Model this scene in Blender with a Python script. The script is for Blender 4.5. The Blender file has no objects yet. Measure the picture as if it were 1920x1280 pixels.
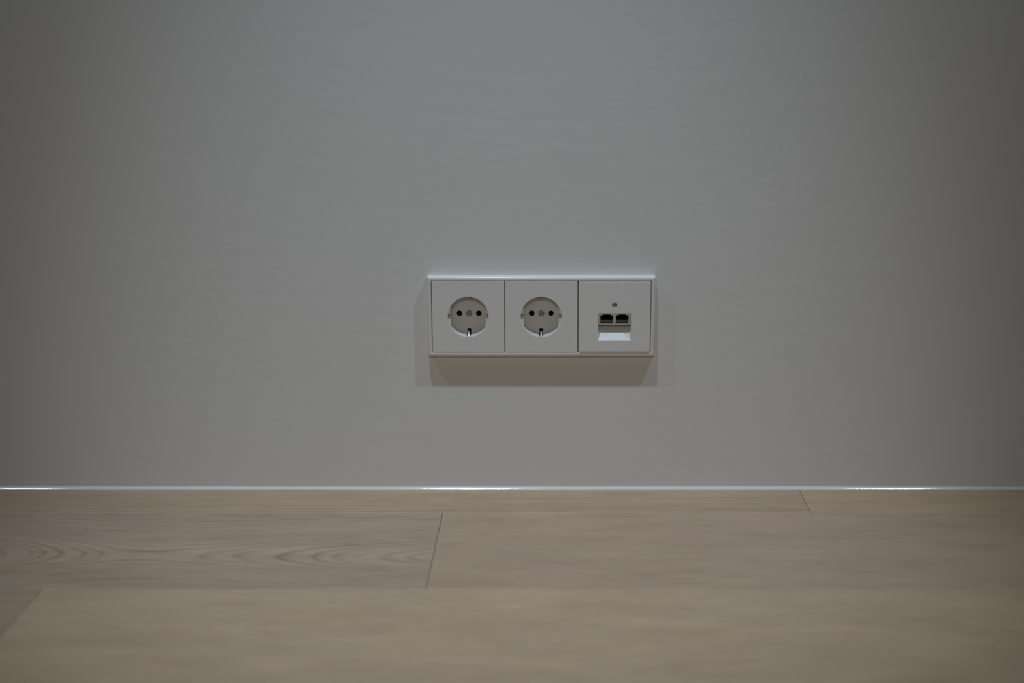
import bpy, bmesh, math, random
from mathutils import Vector, Matrix

random.seed(7)
R = math.radians
scene = bpy.context.scene
COL = scene.collection

# ------------------------------------------------------------------ camera
F_PX, CX, CY = 2667.0, 1036.0, 640.0        # focal length and principal point for a 1920 px frame
PITCH = R(12.97)
CAM_D, CAM_H = 1.3628, 0.4660               # distance from the wall, height above the floor
cam_data = bpy.data.cameras.new('camera')
cam_data.sensor_width = 36.0
cam_data.lens = F_PX / 1920 * 36.0
cam_data.shift_x = -(CX - 960) / 1920
cam_data.clip_start = 0.02
cam_data.dof.use_dof = True
cam_data.dof.focus_distance = 1.384
cam_data.dof.aperture_fstop = 2.5
cam = bpy.data.objects.new('camera', cam_data)
COL.objects.link(cam)
cam.location = (0, -CAM_D, CAM_H)
cam.rotation_euler = (R(90) - PITCH, 0, 0)
scene.camera = cam

# ------------------------------------------------------------------ world, lamps, exposure
world = bpy.data.worlds.new('world')
scene.world = world
world.use_nodes = True
world.node_tree.nodes['Background'].inputs[0].default_value = (0.5, 0.5, 0.5, 1)
world.node_tree.nodes['Background'].inputs[1].default_value = 0.0

COOL = (0.83, 1.0, 1.18)
WARM = (1.10, 1.0, 0.87)


def spot(name, loc, aim, power, half_deg, radius, color, blend=1.0):
    d = bpy.data.lights.new(name, 'SPOT')
    d.energy, d.color = power, color
    d.spot_size, d.spot_blend = R(2 * half_deg), blend
    d.shadow_soft_size = radius
    o = bpy.data.objects.new(name, d)
    COL.objects.link(o)
    o.location = loc
    o.rotation_euler = (Vector(aim) - Vector(loc)).to_track_quat('-Z', 'Y').to_euler()
    return o


# three narrow downlights in a row along the wall, turned towards the sockets, added wide
# spill lamps at the same spots, and an added soft warm fill further into the room
LZ, LP = 2.56, 0.72
AIM = (-0.05, -0.13, 0.0)
spot('downlight_lamp', (-0.24, -LP, LZ), AIM, 58, 12.5, 0.035, COOL)
spot('downlight_lamp', (0.98, -LP, LZ), AIM, 44, 12.5, 0.035, COOL)
spot('downlight_lamp', (-1.53, -LP, LZ), AIM, 28, 12.8, 0.035, COOL)
for lx in (-1.53, -0.24, 0.98):
    spot('downlight_lamp', (lx, -LP, LZ), (lx, -LP, 0), 9, 45, 0.035, COOL)  # added weak wide spill, a second lamp at each downlight
spot('fill_lamp', (-0.05, -3.2, 1.5), (-0.05, 0.0, 0.13), 47, 13.1, 0.22, WARM)  # added unseen fill, stands in for warm light bounced off the floor

scene.view_settings.view_transform = 'Standard'
scene.view_settings.look = 'None'
scene.view_settings.gamma = 1.0
scene.view_settings.use_curve_mapping = False
scene.view_settings.exposure = 0.0
scene.cycles.max_bounces = 8
scene.cycles.diffuse_bounces = 6


# ------------------------------------------------------------------ helpers
def px_floor(u, v):
    """photo pixel -> point on the floor (x, y)"""
    a = PITCH + math.atan((v - CY) / F_PX)
    d = CAM_H / math.tan(a)
    z = d * math.cos(PITCH) + CAM_H * math.sin(PITCH)
    return (u - CX) / F_PX * z, d - CAM_D


def mesh_obj(name, bm, mat, parent=None, loc=(0, 0, 0), smooth=None):
    me = bpy.data.meshes.new(name)
    bmesh.ops.recalc_face_normals(bm, faces=bm.faces[:])
    bm.to_mesh(me)
    bm.free()
    me.materials.append(mat)
    o = bpy.data.objects.new(name, me)
    COL.objects.link(o)
    o.location = loc
    if parent:
        o.parent = parent
    if smooth is not None:
        me.shade_smooth()
        me.set_sharp_from_angle(angle=R(smooth))
    return o


def empty(name, loc):
    o = bpy.data.objects.new(name, None)
    COL.objects.link(o)
    o.empty_display_size = 0.02
    o.location = loc
    return o


def tag(o, label=None, cat=None, group=None, kind=None):
    for k, v in (('label', label), ('category', cat), ('group', group), ('kind', kind)):
        if v:
            o[k] = v
    return o


def bm_box(bm, x0, x1, y0, y1, z0, z1):
    vs = [bm.verts.new(p) for p in ((x0, y0, z0), (x1, y0, z0), (x1, y1, z0), (x0, y1, z0),
                                    (x0, y0, z1), (x1, y0, z1), (x1, y1, z1), (x0, y1, z1))]
    for f in ((3, 2, 1, 0), (4, 5, 6, 7), (0, 1, 5, 4), (1, 2, 6, 5), (2, 3, 7, 6), (3, 0, 4, 7)):
        bm.faces.new([vs[i] for i in f])
    return vs


def bm_cone(bm, cx, cz, r0, y0, r1, y1, n=96):
    """closed (truncated) cone whose axis runs along y"""
    a = [bm.verts.new((cx + r0 * math.cos(2 * math.pi * i / n), y0, cz + r0 * math.sin(2 * math.pi * i / n))) for i in range(n)]
    b = [bm.verts.new((cx + r1 * math.cos(2 * math.pi * i / n), y1, cz + r1 * math.sin(2 * math.pi * i / n))) for i in range(n)]
    for i in range(n):
        j = (i + 1) % n
        bm.faces.new((a[i], a[j], b[j], b[i]))
    bm.faces.new(a[::-1])
    bm.faces.new(b)


def bm_rings(bm, rings, cap_first=False, cap_last=False):
    rows = [[bm.verts.new(p) for p in r] for r in rings]
    n = len(rows[0])
    for a, b in zip(rows, rows[1:]):
        for i in range(n):
            j = (i + 1) % n
            bm.faces.new((a[i], a[j], b[j], b[i]))
    if cap_first:
        bm.faces.new(rows[0][::-1])
    if cap_last:
        bm.faces.new(rows[-1])


def round_rect(hw, hh, r, y, n=5, cz=0.0):
    """rounded rectangle outline in the x-z plane at depth y"""
    pts = []
    for sx, sz, a0 in ((1, 1, 0), (-1, 1, 90), (-1, -1, 180), (1, -1, 270)):
        for k in range(n):
            a = R(a0 + 90 * k / (n - 1))
            pts.append((sx * (hw - r) + r * math.cos(a), y, cz + sz * (hh - r) + r * math.sin(a)))
    return pts


def cut(o, cutters):
    """bake boolean differences into o; the cutter meshes are removed again"""
    for build in cutters:
        bm = bmesh.new()
        build(bm)
        bmesh.ops.recalc_face_normals(bm, faces=bm.faces[:])
        me = bpy.data.meshes.new('cutter')
        bm.to_mesh(me)
        bm.free()
        c = bpy.data.objects.new('cutter', me)
        COL.objects.link(c)
        c.matrix_world = o.matrix_world.copy()
        md = o.modifiers.new('cut', 'BOOLEAN')
        md.operation, md.solver, md.object = 'DIFFERENCE', 'EXACT', c
        bpy.context.view_layer.update()
        dg = bpy.context.evaluated_depsgraph_get()
        new = bpy.data.meshes.new_from_object(o.evaluated_get(dg))
        o.modifiers.clear()
        old = o.data
        o.data = new
        new.name = o.name
        bpy.data.meshes.remove(old)
        bpy.data.objects.remove(c)
        bpy.data.meshes.remove(me)
    return o


def shade(o, angle=35):
    o.data.shade_smooth()
    o.data.set_sharp_from_angle(angle=R(angle))


# ------------------------------------------------------------------ materials
class N:
    """tiny node helper"""
    def __init__(self, name):
        self.m = bpy.data.materials.new(name)
        self.m.use_nodes = True
        self.t = self.m.node_tree
        self.b = self.t.nodes['Principled BSDF']

    def node(self, kind, **kw):
        n = self.t.nodes.new(kind)
        for k, v in kw.items():
            setattr(n, k, v)
        return n

    def put(self, sock, v):
        if isinstance(v, bpy.types.NodeSocket):
            self.t.links.new(v, sock)
        else:
            sock.default_value = v

    def math(self, op, a, b=None, c=None, clamp=False):
        n = self.node('ShaderNodeMath', operation=op, use_clamp=clamp)
        for i, v in enumerate((a, b, c)):
            if v is not None:
                self.put(n.inputs[i], v)
        return n.outputs[0]

    def comb(self, x, y, z):
        n = self.node('ShaderNodeCombineXYZ')
        for i, v in enumerate((x, y, z)):
            self.put(n.inputs[i], v)
        return n.outputs[0]

    def noise(self, vec, scale=1.0, detail=2.0, rough=0.5, dim='3D', w=None):
        n = self.node('ShaderNodeTexNoise', noise_dimensions=dim)
        if vec is not None:
            self.put(n.inputs['Vector'], vec)
        if w is not None:
            self.put(n.inputs['W'], w)
        n.inputs['Scale'].default_value = scale
        n.inputs['Detail'].default_value = detail
        n.inputs['Roughness'].default_value = rough
        return n.outputs['Fac']

    def ramp(self, fac, stops):
        n = self.node('ShaderNodeValToRGB')
        self.put(n.inputs[0], fac)
        e = n.color_ramp.elements
        while len(e) < len(stops):
            e.new(0.5)
        for el, (p, v) in zip(e, stops):
            el.position = p
            el.color = (v, v, v, 1) if not isinstance(v, tuple) else (*v, 1)
        return n.outputs[0]

    def bump(self, height, strength, dist):
        n = self.node('ShaderNodeBump')
        n.inputs['Strength'].default_value = strength
        n.inputs['Distance'].default_value = dist
        self.put(n.inputs['Height'], height)
        self.put(self.b.inputs['Normal'], n.outputs[0])

    def coords(self, what='Object'):
        return self.node('ShaderNodeTexCoord').outputs[what]


def plain(name, col, rough, metal=0.0, spec=0.5, grain=None):
    n = N(name)
    n.b.inputs['Base Color'].default_value = (*col, 1)
    n.b.inputs['Roughness'].default_value = rough
    n.b.inputs['Metallic'].default_value = metal
    n.b.inputs['Specular IOR Level'].default_value = spec
    if grain:
        n.bump(n.noise(n.coords(), grain[0], 3), grain[1], grain[2])
    return n.m


M = {}


def wall_paint(name, col):
    n = N(name)
    tc = n.coords()
    roller = n.noise(tc, 420, 4, 0.6)                                        # paint roller stipple
    mp = n.node('ShaderNodeMapping')
    n.put(mp.inputs[0], tc)
    mp.inputs['Scale'].default_value = (9, 9, 70)
    strokes = n.noise(mp.outputs[0], 1.0, 4, 0.55)                           # faint horizontal trowel strokes
    nib = n.node('ShaderNodeTexVoronoi', feature='F1')
    n.put(nib.inputs['Vector'], tc)
    nib.inputs['Scale'].default_value = 11
    nibs = n.math('SUBTRACT', 1.0, n.math('MULTIPLY', nib.outputs['Distance'], 45.0, clamp=True), clamp=True)  # few paint nibs
    h = n.math('ADD', n.math('MULTIPLY', roller, 0.35), n.math('MULTIPLY', strokes, 1.8))
    h = n.math('ADD', h, n.math('MULTIPLY', nibs, 0.9))
    n.bump(h, 0.35, 0.00035)
    tint = n.noise(tc, 2.5, 3, 0.5)
    mix = n.node('ShaderNodeMix', data_type='RGBA')
    n.put(mix.inputs[0], tint)
    mix.inputs[6].default_value = (*[c * 0.985 for c in col], 1)
    mix.inputs[7].default_value = (*[c * 1.015 for c in col], 1)
    n.put(n.b.inputs['Base Color'], mix.outputs[2])
    n.b.inputs['Roughness'].default_value = 0.75
    n.b.inputs['Specular IOR Level'].default_value = 0.25
    return n.m


M['wall'] = wall_paint('matt_wall_paint', (0.72, 0.72, 0.71))
M['ceiling'] = plain('ceiling_paint', (0.78, 0.78, 0.77), 0.9, spec=0.2, grain=(300, 0.2, 0.0003))
M['plastic'] = plain('white_plastic', (0.75, 0.745, 0.74), 0.32, spec=0.4, grain=(2500, 0.04, 0.00004))
M['frame'] = plain('glossy_white_plastic', (0.77, 0.765, 0.76), 0.2, spec=0.5)
M['cup'] = plain('white_socket_plastic', (0.72, 0.71, 0.695), 0.4, spec=0.35, grain=(2500, 0.05, 0.00004))
M['metal'] = plain('nickel_plated_metal', (0.86, 0.84, 0.78), 0.27, metal=0.95, grain=(900, 0.1, 0.00005))
M['zinc'] = plain('zinc_screw_metal', (0.44, 0.44, 0.43), 0.4, metal=0.35, grain=(900, 0.1, 0.00005))
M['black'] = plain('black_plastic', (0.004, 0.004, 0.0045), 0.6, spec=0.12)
M['contact'] = plain('grey_contact_strip', (0.10, 0.10, 0.09), 0.5, spec=0.4)
M['subfloor'] = plain('dark_underlay', (0.10, 0.075, 0.05), 0.9, spec=0.1)


def sealant():
    n = N('glossy_white_sealant')
    tc = n.coords()
    n.b.inputs['Base Color'].default_value = (0.74, 0.75, 0.76, 1)
    n.b.inputs['Roughness'].default_value = 0.085
    n.b.inputs['Specular IOR Level'].default_value = 0.5
    mp = n.node('ShaderNodeMapping')
    n.put(mp.inputs[0], tc)
    mp.inputs['Scale'].default_value = (330, 150, 150)
    n.bump(n.noise(mp.outputs[0], 1.0, 3, 0.6), 0.17, 0.0004)
    return n.m


M['sealant'] = sealant()


def oak():
    n = N('pale_oiled_oak')
    tc = n.coords()
    sep = n.node('ShaderNodeSeparateXYZ')
    n.put(sep.inputs[0], tc)
    X, Y = sep.outputs[0], sep.outputs[1]

    def attr(name, out):
        a = n.node('ShaderNodeAttribute', attribute_type='OBJECT', attribute_name=name)
        return a.outputs[out]
    seed = attr('seed', 'Fac')
    g = n.node('ShaderNodeSeparateXYZ')
    n.put(g.inputs[0], attr('grain', 'Vector'))            # heart line y, saddle x, half wave length
    h = n.node('ShaderNodeSeparateXYZ')
    n.put(h.inputs[0], attr('heart', 'Vector'))            # heart depth, its swing, ring strength
    tint = attr('tint', 'Color')

    p = n.comb(n.math('ADD', X, seed), Y, seed)

    def stretched(sx, sy, detail=2.0, rough=0.5):
        mp = n.node('ShaderNodeMapping')
        n.put(mp.inputs[0], p)
        mp.inputs['Scale'].default_value = (sx, sy, 1)
        return n.noise(mp.outputs[0], 1.0, detail, rough)

    # annual rings of a log whose heart dives under the board: cathedral figure
    dx = n.math('SUBTRACT', X, g.outputs[1])
    dx = n.math('ADD', n.math('MAXIMUM', dx, 0.0), n.math('MULTIPLY', n.math('MINIMUM', dx, 0.0), 1.8))
    swing = n.math('COSINE', n.math('DIVIDE', n.math('MULTIPLY', dx, math.pi), g.outputs[2]))
    zc = n.math('MULTIPLY_ADD', swing, h.outputs[1], h.outputs[0])
    warp = n.math('MULTIPLY', n.math('SUBTRACT', stretched(2.2, 9, 2), 0.5), 0.03)
    yy = n.math('ADD', n.math('SUBTRACT', Y, g.outputs[0]), warp)
    r = n.math('SQRT', n.math('ADD', n.math('MULTIPLY', yy, yy), n.math('MULTIPLY', zc, zc)))
    r = n.math('ADD', r, n.math('MULTIPLY', n.math('SUBTRACT', stretched(14, 70, 2), 0.5), 0.0022))
    ring = n.math('ADD', n.math('DIVIDE', r, 0.0040), n.math('MULTIPLY', n.noise(None, 1.0, 1, 0.5, '1D', n.math('MULTIPLY', r, 110.0)), 1.3))
    fr = n.math('FRACT', ring)
    late = n.ramp(fr, [(0.0, 0.85), (0.16, 0.12), (0.50, 0.0), (0.80, 0.45), (0.93, 1.0), (1.0, 0.85)])
    late = n.math('MULTIPLY', late, h.outputs[2])
    late = n.math('MULTIPLY', late, n.ramp(n.noise(None, 1.0, 2, 0.6, '1D', n.math('MULTIPLY', r, 170.0)), [(0.30, 0.25), (0.65, 1.2)]))
    # pores, flecks and slow drift of tone
    pores = n.ramp(stretched(16, 900, 3, 0.6), [(0.50, 0.0), (0.68, 1.0)])
    fleck = n.math('SUBTRACT', stretched(40, 130, 3, 0.6), 0.5)
    blotch = n.math('SUBTRACT', stretched(10, 38, 2, 0.55), 0.5)
    pale = n.math('SUBTRACT', 1.0, n.math('DIVIDE', n.math('ABSOLUTE', yy), 0.045), clamp=True)   # paler along the heart line
    val = n.math('ADD', n.math('MULTIPLY_ADD', n.math('MULTIPLY', pale, h.outputs[2]), 0.09, 1.0), n.math('MULTIPLY', fleck, 0.26))
    val = n.math('ADD', val, n.math('MULTIPLY', blotch, 0.24))
    val = n.math('SUBTRACT', val, n.math('MULTIPLY', pores, 0.10))

    patch = n.ramp(stretched(9, 60, 3, 0.6), [(0.52, 0.0), (0.72, 1.0)])
    late = n.math('ADD', late, n.math('MULTIPLY', patch, 0.26))
    pale_streak = n.ramp(stretched(8, 45, 2, 0.5), [(0.30, 1.0), (0.44, 0.0)])  # scattered paler streaks of the wood itself
    val = n.math('ADD', val, n.math('MULTIPLY', pale_streak, 0.07))
    late = n.math('MULTIPLY', late, n.math('MULTIPLY_ADD', stretched(6, 30, 2), 0.9, 0.5))
    mix = n.node('ShaderNodeMix', data_type='RGBA', blend_type='MULTIPLY')
    n.put(mix.inputs[0], n.math('MINIMUM', late, 1.0))
    n.put(mix.inputs[6], tint)
    mix.inputs[7].default_value = (0.72, 0.60, 0.47, 1)
    vm = n.node('ShaderNodeVectorMath', operation='SCALE')
    n.put(vm.inputs[0], mix.outputs[2])
    n.put(vm.inputs['Scale'], val)
    n.put(n.b.inputs['Base Color'], vm.outputs[0])
    n.b.inputs['Roughness'].default_value = 0.32
    n.b.inputs['Specular IOR Level'].default_value = 0.3
    n.bump(n.math('MULTIPLY', pores, -1.0), 0.25, 0.0002)
    return n.m


M['oak'] = oak()

# ------------------------------------------------------------------ room shell
X0, X1, Y0, CEIL = -2.7, 2.5, -4.2, 2.60


def slab(name, mat, *b):
    bm = bmesh.new()
    bm_box(bm, *b)
    return tag(mesh_obj(name, bm, mat), kind='structure')


wall_back = slab('wall_back', M['wall'], X0 - 0.12, X1 + 0.12, 0.0, 0.14, -0.03, CEIL + 0.1)
slab('wall_left', M['wall'], X0 - 0.12, X0, Y0, 0.0, -0.03, CEIL + 0.1)
slab('wall_right', M['wall'], X1, X1 + 0.12, Y0, 0.0, -0.03, CEIL + 0.1)
slab('wall_front', M['wall'], X0 - 0.12, X1 + 0.12, Y0 - 0.12, Y0, -0.03, CEIL + 0.1)
slab('ceiling', M['ceiling'], X0, X1, Y0, 0.0, CEIL, CEIL + 0.1)
floor = slab('floor', M['subfloor'], X0, X1, Y0, 0.0, -0.03, -0.014)

# ------------------------------------------------------------------ oak planks, parts of the floor
ROW_W = 0.185
edge0 = -0.0004
edge1 = px_floor(960, 961)[1]
rows = [(edge1, edge0)]
while rows[-1][0] > Y0 + 0.02:
    t = rows[-1][0]
    rows.append((max(t - ROW_W, Y0 + 0.002), t))
jA = px_floor(1498.5, 918)[0]
jB = px_floor(829.8, 962)[0]
jC = px_floor(80, 1103)[0]
PLANK_L = 2.1


def add_plank(xa, xb, ya, yb, tint, grain, heart, seed):
    ge, gl, chx, ch, tz = 0.0002, 0.00008, 0.0005, 0.0003, 0.014
    xa, xb, ya, yb = xa + ge, xb - ge, ya + gl, yb - gl
    cx, cy = (xa + xb) / 2, (ya + yb) / 2
    hw, hh = (xb - xa) / 2, (yb - ya) / 2
    bm = bmesh.new()
    rings = []
    for ix, iy, z in ((0, 0, -tz), (0, 0, -ch), (chx, ch, 0.0)):
        rings.append([(sx * (hw - ix), sy * (hh - iy), z) for sx, sy in ((-1, -1), (1, -1), (1, 1), (-1, 1))])
    bm_rings(bm, rings, cap_last=True)
    o = mesh_obj('plank', bm, M['oak'], floor, (cx, cy, 0.0))
    o['tint'] = [float(c) for c in tint]
    o['grain'] = [grain[0] - cy, grain[1] - cx, grain[2]]
    o['heart'] = [float(v) for v in heart]
    o['seed'] = float(seed)
    return o


T_STRAW = (0.490, 0.358, 0.246)
T_GREY = (0.458, 0.350, 0.252)
T_PINK = (0.482, 0.342, 0.238)
T_YEL = (0.535, 0.386, 0.252)
sx_, sy_ = px_floor(260, 1042)
for ri, (ya, yb) in enumerate(rows):
    j0 = {0: jA, 1: jB, 2: jC}.get(ri)
    if j0 is None:
        j0 = random.uniform(-1.0, 1.0)
    js = [j0 + k * PLANK_L for k in range(-3, 4)]
    cuts = [X0 + 0.001] + [j for j in js if X0 + 0.1 < j < X1 - 0.1] + [X1 - 0.001]
    for xa, xb in zip(cuts, cuts[1:]):
        mid = (xa + xb) / 2
        tint = random.choice([T_STRAW, T_GREY, T_PINK, T_YEL])
        grain = (random.uniform(ya - 0.15, yb + 0.15), random.uniform(xa, xb), random.uniform(0.3, 0.8))
        heart = (0.05, 0.02, 0.5)
        seed = 3.1 + 7.3 * len(floor.children)
        if ri == 0:
            tint, grain, heart = (T_STRAW, (0.11, 0.1, 1.6), (0.03, 0.02, 0.7)) if xa < jA - 0.1 else (T_YEL, (0.10, 0.5, 0.9), (0.03, 0.02, 0.6))
        elif ri == 1 and xb <= jB + 0.01 and xb > jB - 0.1:
            tint, grain, heart = T_GREY, (sy_, sx_, 0.38), (0.034, 0.022, 0.75)
        elif ri == 1:
            tint, grain, heart = T_PINK, (-0.9, 0.3, 1.2), (0.3, 0.02, 0.15)
        elif ri == 2 and xa >= jC - 0.01 and xa < jC + 0.1:
            tint, grain, heart = T_YEL, (-0.335, 0.1, 0.5), (0.06, 0.018, 0.12)
        elif ri == 2:
            tint, grain, heart = T_PINK, (-0.1, -1.0, 0.9), (0.1, 0.02, 0.4)
        add_plank(xa, xb, ya, yb, tint, grain, heart, seed)

# ------------------------------------------------------------------ sealant bead along the wall
bm = bmesh.new()
prof = [(0.0, 0.0), (0.0, 0.0024), (-0.00015, 0.00236), (-0.0006, 0.00198), (-0.0011, 0.00154), (-0.0016, 0.0011), (-0.0021, 0.00062), (-0.0025, 0.0002), (-0.00255, 0.0)]
nseg = 130
rows_v = []
for i in range(nseg + 1):
    x = X0 + 0.002 + (X1 - X0 - 0.004) * i / nseg
    s = 1.0 + 0.07 * math.sin(x * 9.0) + random.uniform(-0.05, 0.05)
    rows_v.append([bm.verts.new((x, y * s - 0.00002, z * s + 0.00002)) for y, z in prof])
for a, b in zip(rows_v, rows_v[1:]):
    for k in range(len(prof) - 1):
        bm.faces.new((a[k], a[k + 1], b[k + 1], b[k]))
tag(mesh_obj('trim_1', bm, M['sealant'], smooth=80), kind='structure')

# ------------------------------------------------------------------ the row of sockets
MM = 0.001
PITCH_M = 71.0 * MM
ang = PITCH + math.atan((594.0 - CY) / F_PX)
FACE = 0.0102                                         # front face of the frame above the wall
SZ = CAM_H - (CAM_D - FACE) * math.tan(ang)           # height of the row of sockets
zc_ = (CAM_D - FACE) * math.cos(PITCH) + (CAM_H - SZ) * math.sin(PITCH)
SX = (1014.8 - CX) / F_PX * zc_                       # middle of the frame

# recessed wall boxes behind the three inserts
cut(wall_back, [(lambda bm, k=k: bm_cone(bm, SX + (k - 1) * PITCH_M, SZ, 0.030, -0.01, 0.030, 0.055, 48)) for k in range(3)])

# --- cover frame
frame_t = empty('socket_frame', (SX, 0.0, SZ))
tag(frame_t, 'long white plastic cover frame around all three wall inserts', 'frame')
bm = bmesh.new()
ow, oh = 106.75 * MM, 35.45 * MM                      # half opening
prof = [(4.6, 0.0, 1.5), (4.6, 1.0, 1.5), (4.4, 6.6, 1.5), (4.15, 7.9, 1.4), (3.7, 8.95, 1.3), (3.05, 9.75, 1.1),
        (2.3, 10.15, 0.9), (2.0, 10.2, 0.8), (1.85, 10.2, 0.8), (0.6, 10.2, 0.5), (0.45, 10.2, 0.5), (0.15, 10.08, 0.4), (0.0, 9.75, 0.35), (0.0, 1.0, 0.35)]
rings = [round_rect(ow + (e - (0.2 if e > 1 else 0)) * MM, oh + e * MM, r * MM, -d * MM) for e, d, r in prof]
bm_rings(bm, rings)
mesh_obj('frame_rim', bm, M['frame'], frame_t, (0, -0.0001, 0), smooth=40)
bm = bmesh.new()                                       # metal support behind the gaps
bm_rings(bm, [round_rect(ow - 0.0002, oh - 0.0002, 0.3 * MM, -0.0014), round_rect(ow - 0.0002, oh - 0.0002, 0.3 * MM, -0.0006)], cap_first=True, cap_last=True)
sup = mesh_obj('mounting_plate', bm, M['zinc'], frame_t)
bpy.context.view_layer.update()
cut(sup, [(lambda bm, k=k: bm_cone(bm, (k - 1) * PITCH_M, 0, 0.0285, -0.02, 0.0285, 0.02, 48)) for k in range(3)])
shade(sup)

HW = 35.15 * MM                                       # half size of an insert


def face_plate_ring(bm, r, lift, n=96):
    """square insert plate with a round opening, closed, depth measured into the wall"""
    def sq(h, y):
        out = []
        for i in range(n):
            a = 2 * math.pi * i / n
            c, s = math.cos(a), math.sin(a)
            k = h / max(abs(c), abs(s))
            x, z = k * c, k * s
            out.append((x, y, z))
        return out

    def ci(rr, y):
        return [(rr * math.cos(2 * math.pi * i / n), y, rr * math.sin(2 * math.pi * i / n)) for i in range(n)]
    f = -lift
    rings = [sq(HW, f + 7 * MM), sq(HW, f + 0.45 * MM), sq(HW - 0.13 * MM, f + 0.13 * MM), sq(HW - 0.45 * MM, f),
             ci(r + 0.3 * MM, f), ci(r + 0.08 * MM, f + 0.1 * MM), ci(r, f + 0.35 * MM), ci(r, f + 1.0 * MM), ci(r + 3 * MM, f + 7 * MM)]
    bm_rings(bm, rings + [rings[0]])
    bmesh.ops.remove_doubles(bm, verts=bm.verts[:], dist=1e-7)


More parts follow.
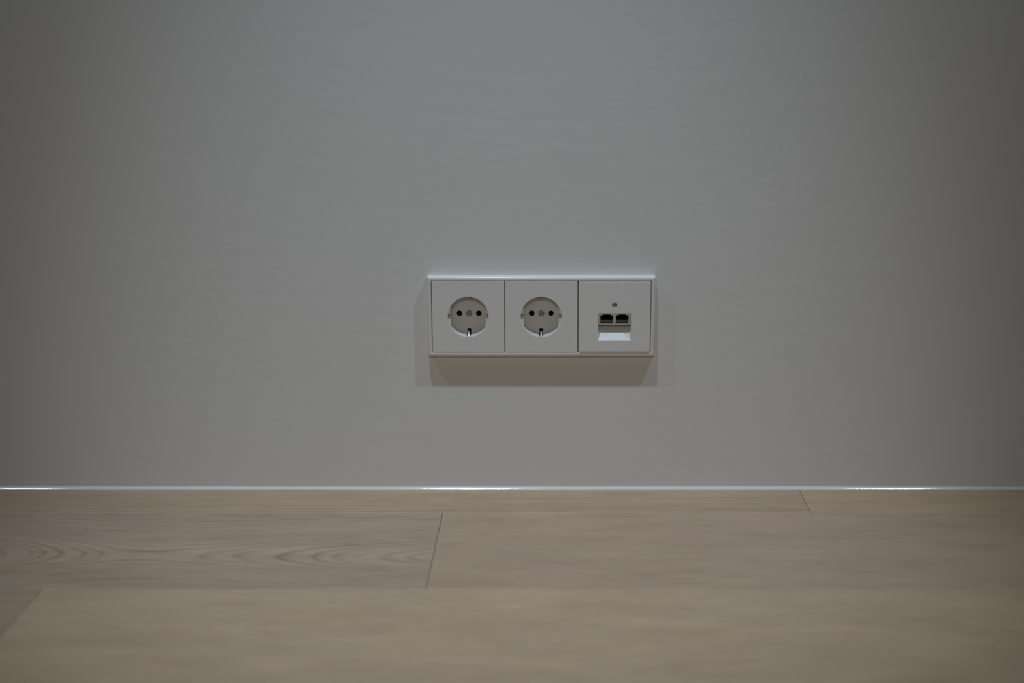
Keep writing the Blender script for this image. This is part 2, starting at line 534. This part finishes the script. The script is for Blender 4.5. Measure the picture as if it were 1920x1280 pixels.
def power_socket(cx, label):
    t = empty('power_socket', (cx, -0.0002, SZ))
    tag(t, label, 'socket', 'earthed power sockets in the white frame')
    lift = 10.3 * MM
    r = 19.75 * MM
    bm = bmesh.new()
    face_plate_ring(bm, r, lift)
    mesh_obj('cover_plate', bm, M['plastic'], t, smooth=14)

    # moulded cup with its flat guide blocks, contact holes and clip slots
    f = -lift
    deep = f + 17.2 * MM
    bm = bmesh.new()
    bm_cone(bm, 0, 0, 20.9 * MM, f + 0.95 * MM, 20.9 * MM, f + 22.5 * MM)
    cup = mesh_obj('socket_cup', bm, M['cup'], t)
    bpy.context.view_layer.update()

    def bowl(bm):                                     # dished mouth
        bm_cone(bm, 0, 0, r + 1.0 * MM, f - 0.2 * MM, 16.6 * MM, f + 3.6 * MM)

    def cavity(bm):
        n, fl = 96, 16.95 * MM
        pts = []
        for i in range(n):
            a = 2 * math.pi * i / n
            x = max(-fl, min(fl, r * math.cos(a)))
            pts.append((x, r * math.sin(a)))
        q = [p for i, p in enumerate(pts) if not (abs(abs(p[0]) - fl) < 1e-9 and abs(abs(pts[i - 1][0]) - fl) < 1e-9
                                                   and abs(abs(pts[(i + 1) % n][0]) - fl) < 1e-9)]
        bm_rings(bm, [[(x, f - 0.5 * MM, z) for x, z in q], [(x, deep, z) for x, z in q]], cap_first=True, cap_last=True)

    def notch(bm):
        bm_box(bm, -r, r, f - 0.5 * MM, f + 9 * MM, -2.45 * MM, 2.45 * MM)

    def holes(bm):
        for s in (-1, 1):
            bm_cone(bm, s * 9.5 * MM, 0, 2.75 * MM, deep - 3 * MM, 2.75 * MM, deep + 1.9 * MM, 40)
        bm_cone(bm, 0, 0, 2.85 * MM, deep - 3 * MM, 2.85 * MM, deep + 3.4 * MM, 40)

    def slots(bm):
        for s in (-1, 1):
            z0, z1 = sorted((s * 14.9 * MM, s * 20.5 * MM))
            bm_box(bm, -1.85 * MM, 1.85 * MM, f + 2.4 * MM, deep + 2.0 * MM, z0, z1)
    cut(cup, [cavity, bowl, notch, holes, slots])
    shade(cup, 30)

    # closed bottoms of the contact holes: black lining inside them
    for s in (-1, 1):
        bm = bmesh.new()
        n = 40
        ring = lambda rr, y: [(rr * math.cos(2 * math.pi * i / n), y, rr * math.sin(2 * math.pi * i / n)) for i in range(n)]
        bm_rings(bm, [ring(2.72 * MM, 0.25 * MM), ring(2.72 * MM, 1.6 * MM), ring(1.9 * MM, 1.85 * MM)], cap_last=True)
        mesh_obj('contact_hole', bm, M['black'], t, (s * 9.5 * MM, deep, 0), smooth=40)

    # slotted centre screw
    bm = bmesh.new()
    ring = lambda rr, y, n=40: [(rr * math.cos(2 * math.pi * i / n), y, rr * math.sin(2 * math.pi * i / n)) for i in range(n)]
    bm_rings(bm, [ring(2.3 * MM, 3.2 * MM), ring(2.4 * MM, 0.4 * MM), ring(2.2 * MM, 0.12 * MM), ring(1.4 * MM, 0.0)], cap_first=True, cap_last=True)
    sc = mesh_obj('screw', bm, M['zinc'], t, (0, deep, 0))
    bpy.context.view_layer.update()
    cut(sc, [lambda bm: bm_box(bm, -1.15 * MM, 1.15 * MM, -1 * MM, 2.4 * MM, -0.36 * MM, 0.36 * MM),
             lambda bm: bm_box(bm, -0.36 * MM, 0.36 * MM, -1 * MM, 2.4 * MM, -1.15 * MM, 1.15 * MM)])
    shade(sc, 30)
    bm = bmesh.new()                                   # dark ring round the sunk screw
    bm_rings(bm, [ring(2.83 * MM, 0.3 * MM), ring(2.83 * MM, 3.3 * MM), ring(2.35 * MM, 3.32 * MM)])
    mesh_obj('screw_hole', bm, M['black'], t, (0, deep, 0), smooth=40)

    # earth clips, sprung strips that bulge into the cup from below and above
    for s in (-1, 1):
        bm = bmesh.new()
        path = [(17.6, 1.0), (15.5, 2.2), (13.0, 3.2), (10.5, 3.6), (9.2, 3.45), (7.9, 2.7), (6.5, 1.5), (5.1, 0.25), (4.1, -0.6)]
        w, th = 0.95, 0.7
        rows_ = []
        for d, b in path:
            z = 19.75 - b
            rows_.append([(-w, f / MM + d, -(z + th)), (-w, f / MM + d, -z - 0.35), (-w * 0.6, f / MM + d, -z + 0.0), (-w * 0.2, f / MM + d, -z + 0.14), (w * 0.2, f / MM + d, -z + 0.14), (w * 0.6, f / MM + d, -z + 0.0), (w, f / MM + d, -z - 0.35), (w, f / MM + d, -(z + th))])
        rows_ = [[(x * MM, y * MM, (z if s < 0 else -z) * MM) for x, y, z in rr] for rr in rows_]
        bm_rings(bm, rows_, cap_first=True, cap_last=True)
        mesh_obj('earth_clip', bm, M['metal'], t, smooth=50)
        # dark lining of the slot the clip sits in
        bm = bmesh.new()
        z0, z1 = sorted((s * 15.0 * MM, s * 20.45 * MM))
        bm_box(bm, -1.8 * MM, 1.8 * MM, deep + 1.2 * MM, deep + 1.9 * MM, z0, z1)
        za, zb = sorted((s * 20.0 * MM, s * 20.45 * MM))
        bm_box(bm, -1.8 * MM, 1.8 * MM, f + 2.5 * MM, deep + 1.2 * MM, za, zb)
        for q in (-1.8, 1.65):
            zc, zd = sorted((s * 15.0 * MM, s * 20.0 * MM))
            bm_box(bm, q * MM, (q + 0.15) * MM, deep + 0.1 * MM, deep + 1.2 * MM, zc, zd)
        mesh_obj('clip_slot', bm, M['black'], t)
    return t


power_socket(SX - PITCH_M, 'white earthed power socket at the left end of the frame')
power_socket(SX, 'white earthed power socket in the middle, beside the network socket')

# ------------------------------------------------------------------ network socket
net = empty('network_socket', (SX + PITCH_M + 0.25 * MM, -0.0002, SZ + 0.1 * MM))
tag(net, 'white network socket with two slanted black jacks and a small screw', 'socket')
lift = 11.0 * MM
f = -lift
hw3 = 34.95 * MM
bm = bmesh.new()
rr = [round_rect(hw3, hw3, 1.0 * MM, f + 7.5 * MM, 6), round_rect(hw3, hw3, 1.0 * MM, f + 1.0 * MM, 6)]
for a in (22.5, 45, 67.5, 90):
    e = 0.9 * MM * (1 - math.cos(R(a)))
    rr.append(round_rect(hw3 - e, hw3 - e, 1.0 * MM, f + 0.9 * MM * (1 - math.sin(R(a))), 6))
bm_rings(bm, rr, cap_first=True, cap_last=True)
plate = mesh_obj('cover_plate', bm, M['plastic'], net)
NW, ZT, ZB, ZJ, DJ = 16.1 * MM, 3.8 * MM, -23.3 * MM, -16.6 * MM, 13.0 * MM
bpy.context.view_layer.update()
cut(plate, [lambda bm: bm_box(bm, -NW, NW, f - 2 * MM, f + 9 * MM, ZB, ZT),
            lambda bm: bm_box(bm, -NW, NW, f + 1.0 * MM, f + 9 * MM, ZT - 1 * MM, ZT + 5.2 * MM),
            lambda bm: bm_cone(bm, 0, 12.0 * MM, 2.55 * MM, f - 2 * MM, 2.55 * MM, f + 9 * MM, 64)])

# niche: slanted back, ramp and cheeks, a thin moulded shell
bm = bmesh.new()
V = lambda x, y, z: bm.verts.new((x, y, z))
e = NW
NI = NW - 1.7 * MM                                     # the ramp narrows towards its upper edge
ZR, DR, DP = -14.6 * MM, 8.6 * MM, 14.0 * MM           # upper edge of the ramp, back of the pocket below the jacks
y0 = f + 0.3 * MM
tl, tr = V(-e, y0, ZT), V(e, y0, ZT)
ptl, ptr = V(-e, f + DP, ZT + 9 * MM), V(e, f + DP, ZT + 9 * MM)
pbl, pbr = V(-e, f + DP, ZR - 5 * MM), V(e, f + DP, ZR - 5 * MM)
sl, sr = V(-e, f + DR, ZR), V(e, f + DR, ZR)
rl, rr_ = V(-NI, f + DR, ZR), V(NI, f + DR, ZR)
bl, br = V(-e, y0, ZB), V(e, y0, ZB)
ml, mr = V(-e, y0, ZR), V(e, y0, ZR)
for q in ((tl, tr, ptr, ptl), (ptl, ptr, pbr, pbl), (pbl, pbr, sr, rr_, rl, sl), (rl, rr_, br, bl),
          (tl, ptl, pbl, sl, ml), (tr, mr, sr, pbr, ptr), (ml, sl, rl, bl), (mr, br, rr_, sr)):
    bm.faces.new(q)
niche = mesh_obj('cable_niche', bm, M['plastic'], net)
md = niche.modifiers.new('thick', 'SOLIDIFY')
md.thickness, md.offset = 0.0005, 0.0
# the recalculated shell may face either way: it is two-sided plastic

# jack housing lying on the slanted back, in its own tilted frame
slope = math.atan2(DJ - 0.3 * MM, ZT - ZJ)
Lh = (ZT - (-10.0 * MM)) / math.cos(slope)             # length down the slope
housing_m = Matrix.Translation((0, f + 0.3 * MM, ZT)) @ Matrix.Rotation(slope, 4, 'X')
bm = bmesh.new()
NH = NW - 0.25 * MM
vs = bm_box(bm, -NH, NH, -0.3 * MM, 3.5 * MM, -Lh, -0.15 * MM)
hous = mesh_obj('jack_housing', bm, M['cup'], net)
hous.matrix_basis = housing_m
bpy.context.view_layer.update()
JX, JW, JT, JB = 7.62 * MM, 6.15 * MM, -1.5 * MM, -13.2 * MM


def jack_cut(s):
    def b(bm):
        bm_box(bm, s * JX - JW, s * JX + JW, -3 * MM, 6 * MM, JB, JT - 1.25 * MM)
    def c(bm):
        bm_box(bm, s * JX - JW * 0.62, s * JX + JW * 0.62, -3 * MM, 6 * MM, JB + 1 * MM, JT)
    return [b, c]


cut(hous, jack_cut(-1) + jack_cut(1))
shade(hous, 30)
bpy.context.view_layer.update()
dg = bpy.context.evaluated_depsgraph_get()
nm = bpy.data.meshes.new_from_object(niche.evaluated_get(dg))
niche.modifiers.clear()
niche.data = nm
for s in (-1, 1):
    # black jack liner, open to the front, with its grey contact strip
    bm = bmesh.new()
    x0, x1 = s * JX - JW + 0.03 * MM, s * JX + JW - 0.03 * MM
    vs = bm_box(bm, x0, x1, 0.25 * MM, 5.8 * MM, JB + 0.03 * MM, JT - 0.03 * MM)
    bm.faces.ensure_lookup_table()
    front = [fc for fc in bm.faces if all(abs(v.co.y - 0.25 * MM) < 1e-7 for v in fc.verts)]
    bmesh.ops.delete(bm, geom=front, context='FACES_ONLY')
    jack = mesh_obj('network_jack', bm, M['black'], net)
    jack.matrix_basis = housing_m
    bm = bmesh.new()
    bm_box(bm, x0 + 0.1 * MM, x1 - 0.1 * MM, 0.5 * MM, 1.5 * MM, JB + 1.2 * MM, JB + 3.5 * MM)
    mesh_obj('contact_strip', bm, M['contact'], jack)

# sunk slotted screw
bm = bmesh.new()
ring = lambda rr, y, n=40: [(rr * math.cos(2 * math.pi * i / n), y, rr * math.sin(2 * math.pi * i / n)) for i in range(n)]
bm_rings(bm, [ring(2.45 * MM, 4.0 * MM), ring(2.45 * MM, 0.9 * MM), ring(2.15 * MM, 0.35 * MM), ring(1.3 * MM, 0.0)], cap_first=True, cap_last=True)
sc = mesh_obj('screw', bm, M['zinc'], net, (0, f + 2.0 * MM, 12.0 * MM))
bpy.context.view_layer.update()
cut(sc, [lambda bm: bm_box(bm, -4 * MM, 4 * MM, -1 * MM, 2.8 * MM, -0.55 * MM, 0.55 * MM)])
shade(sc, 30)
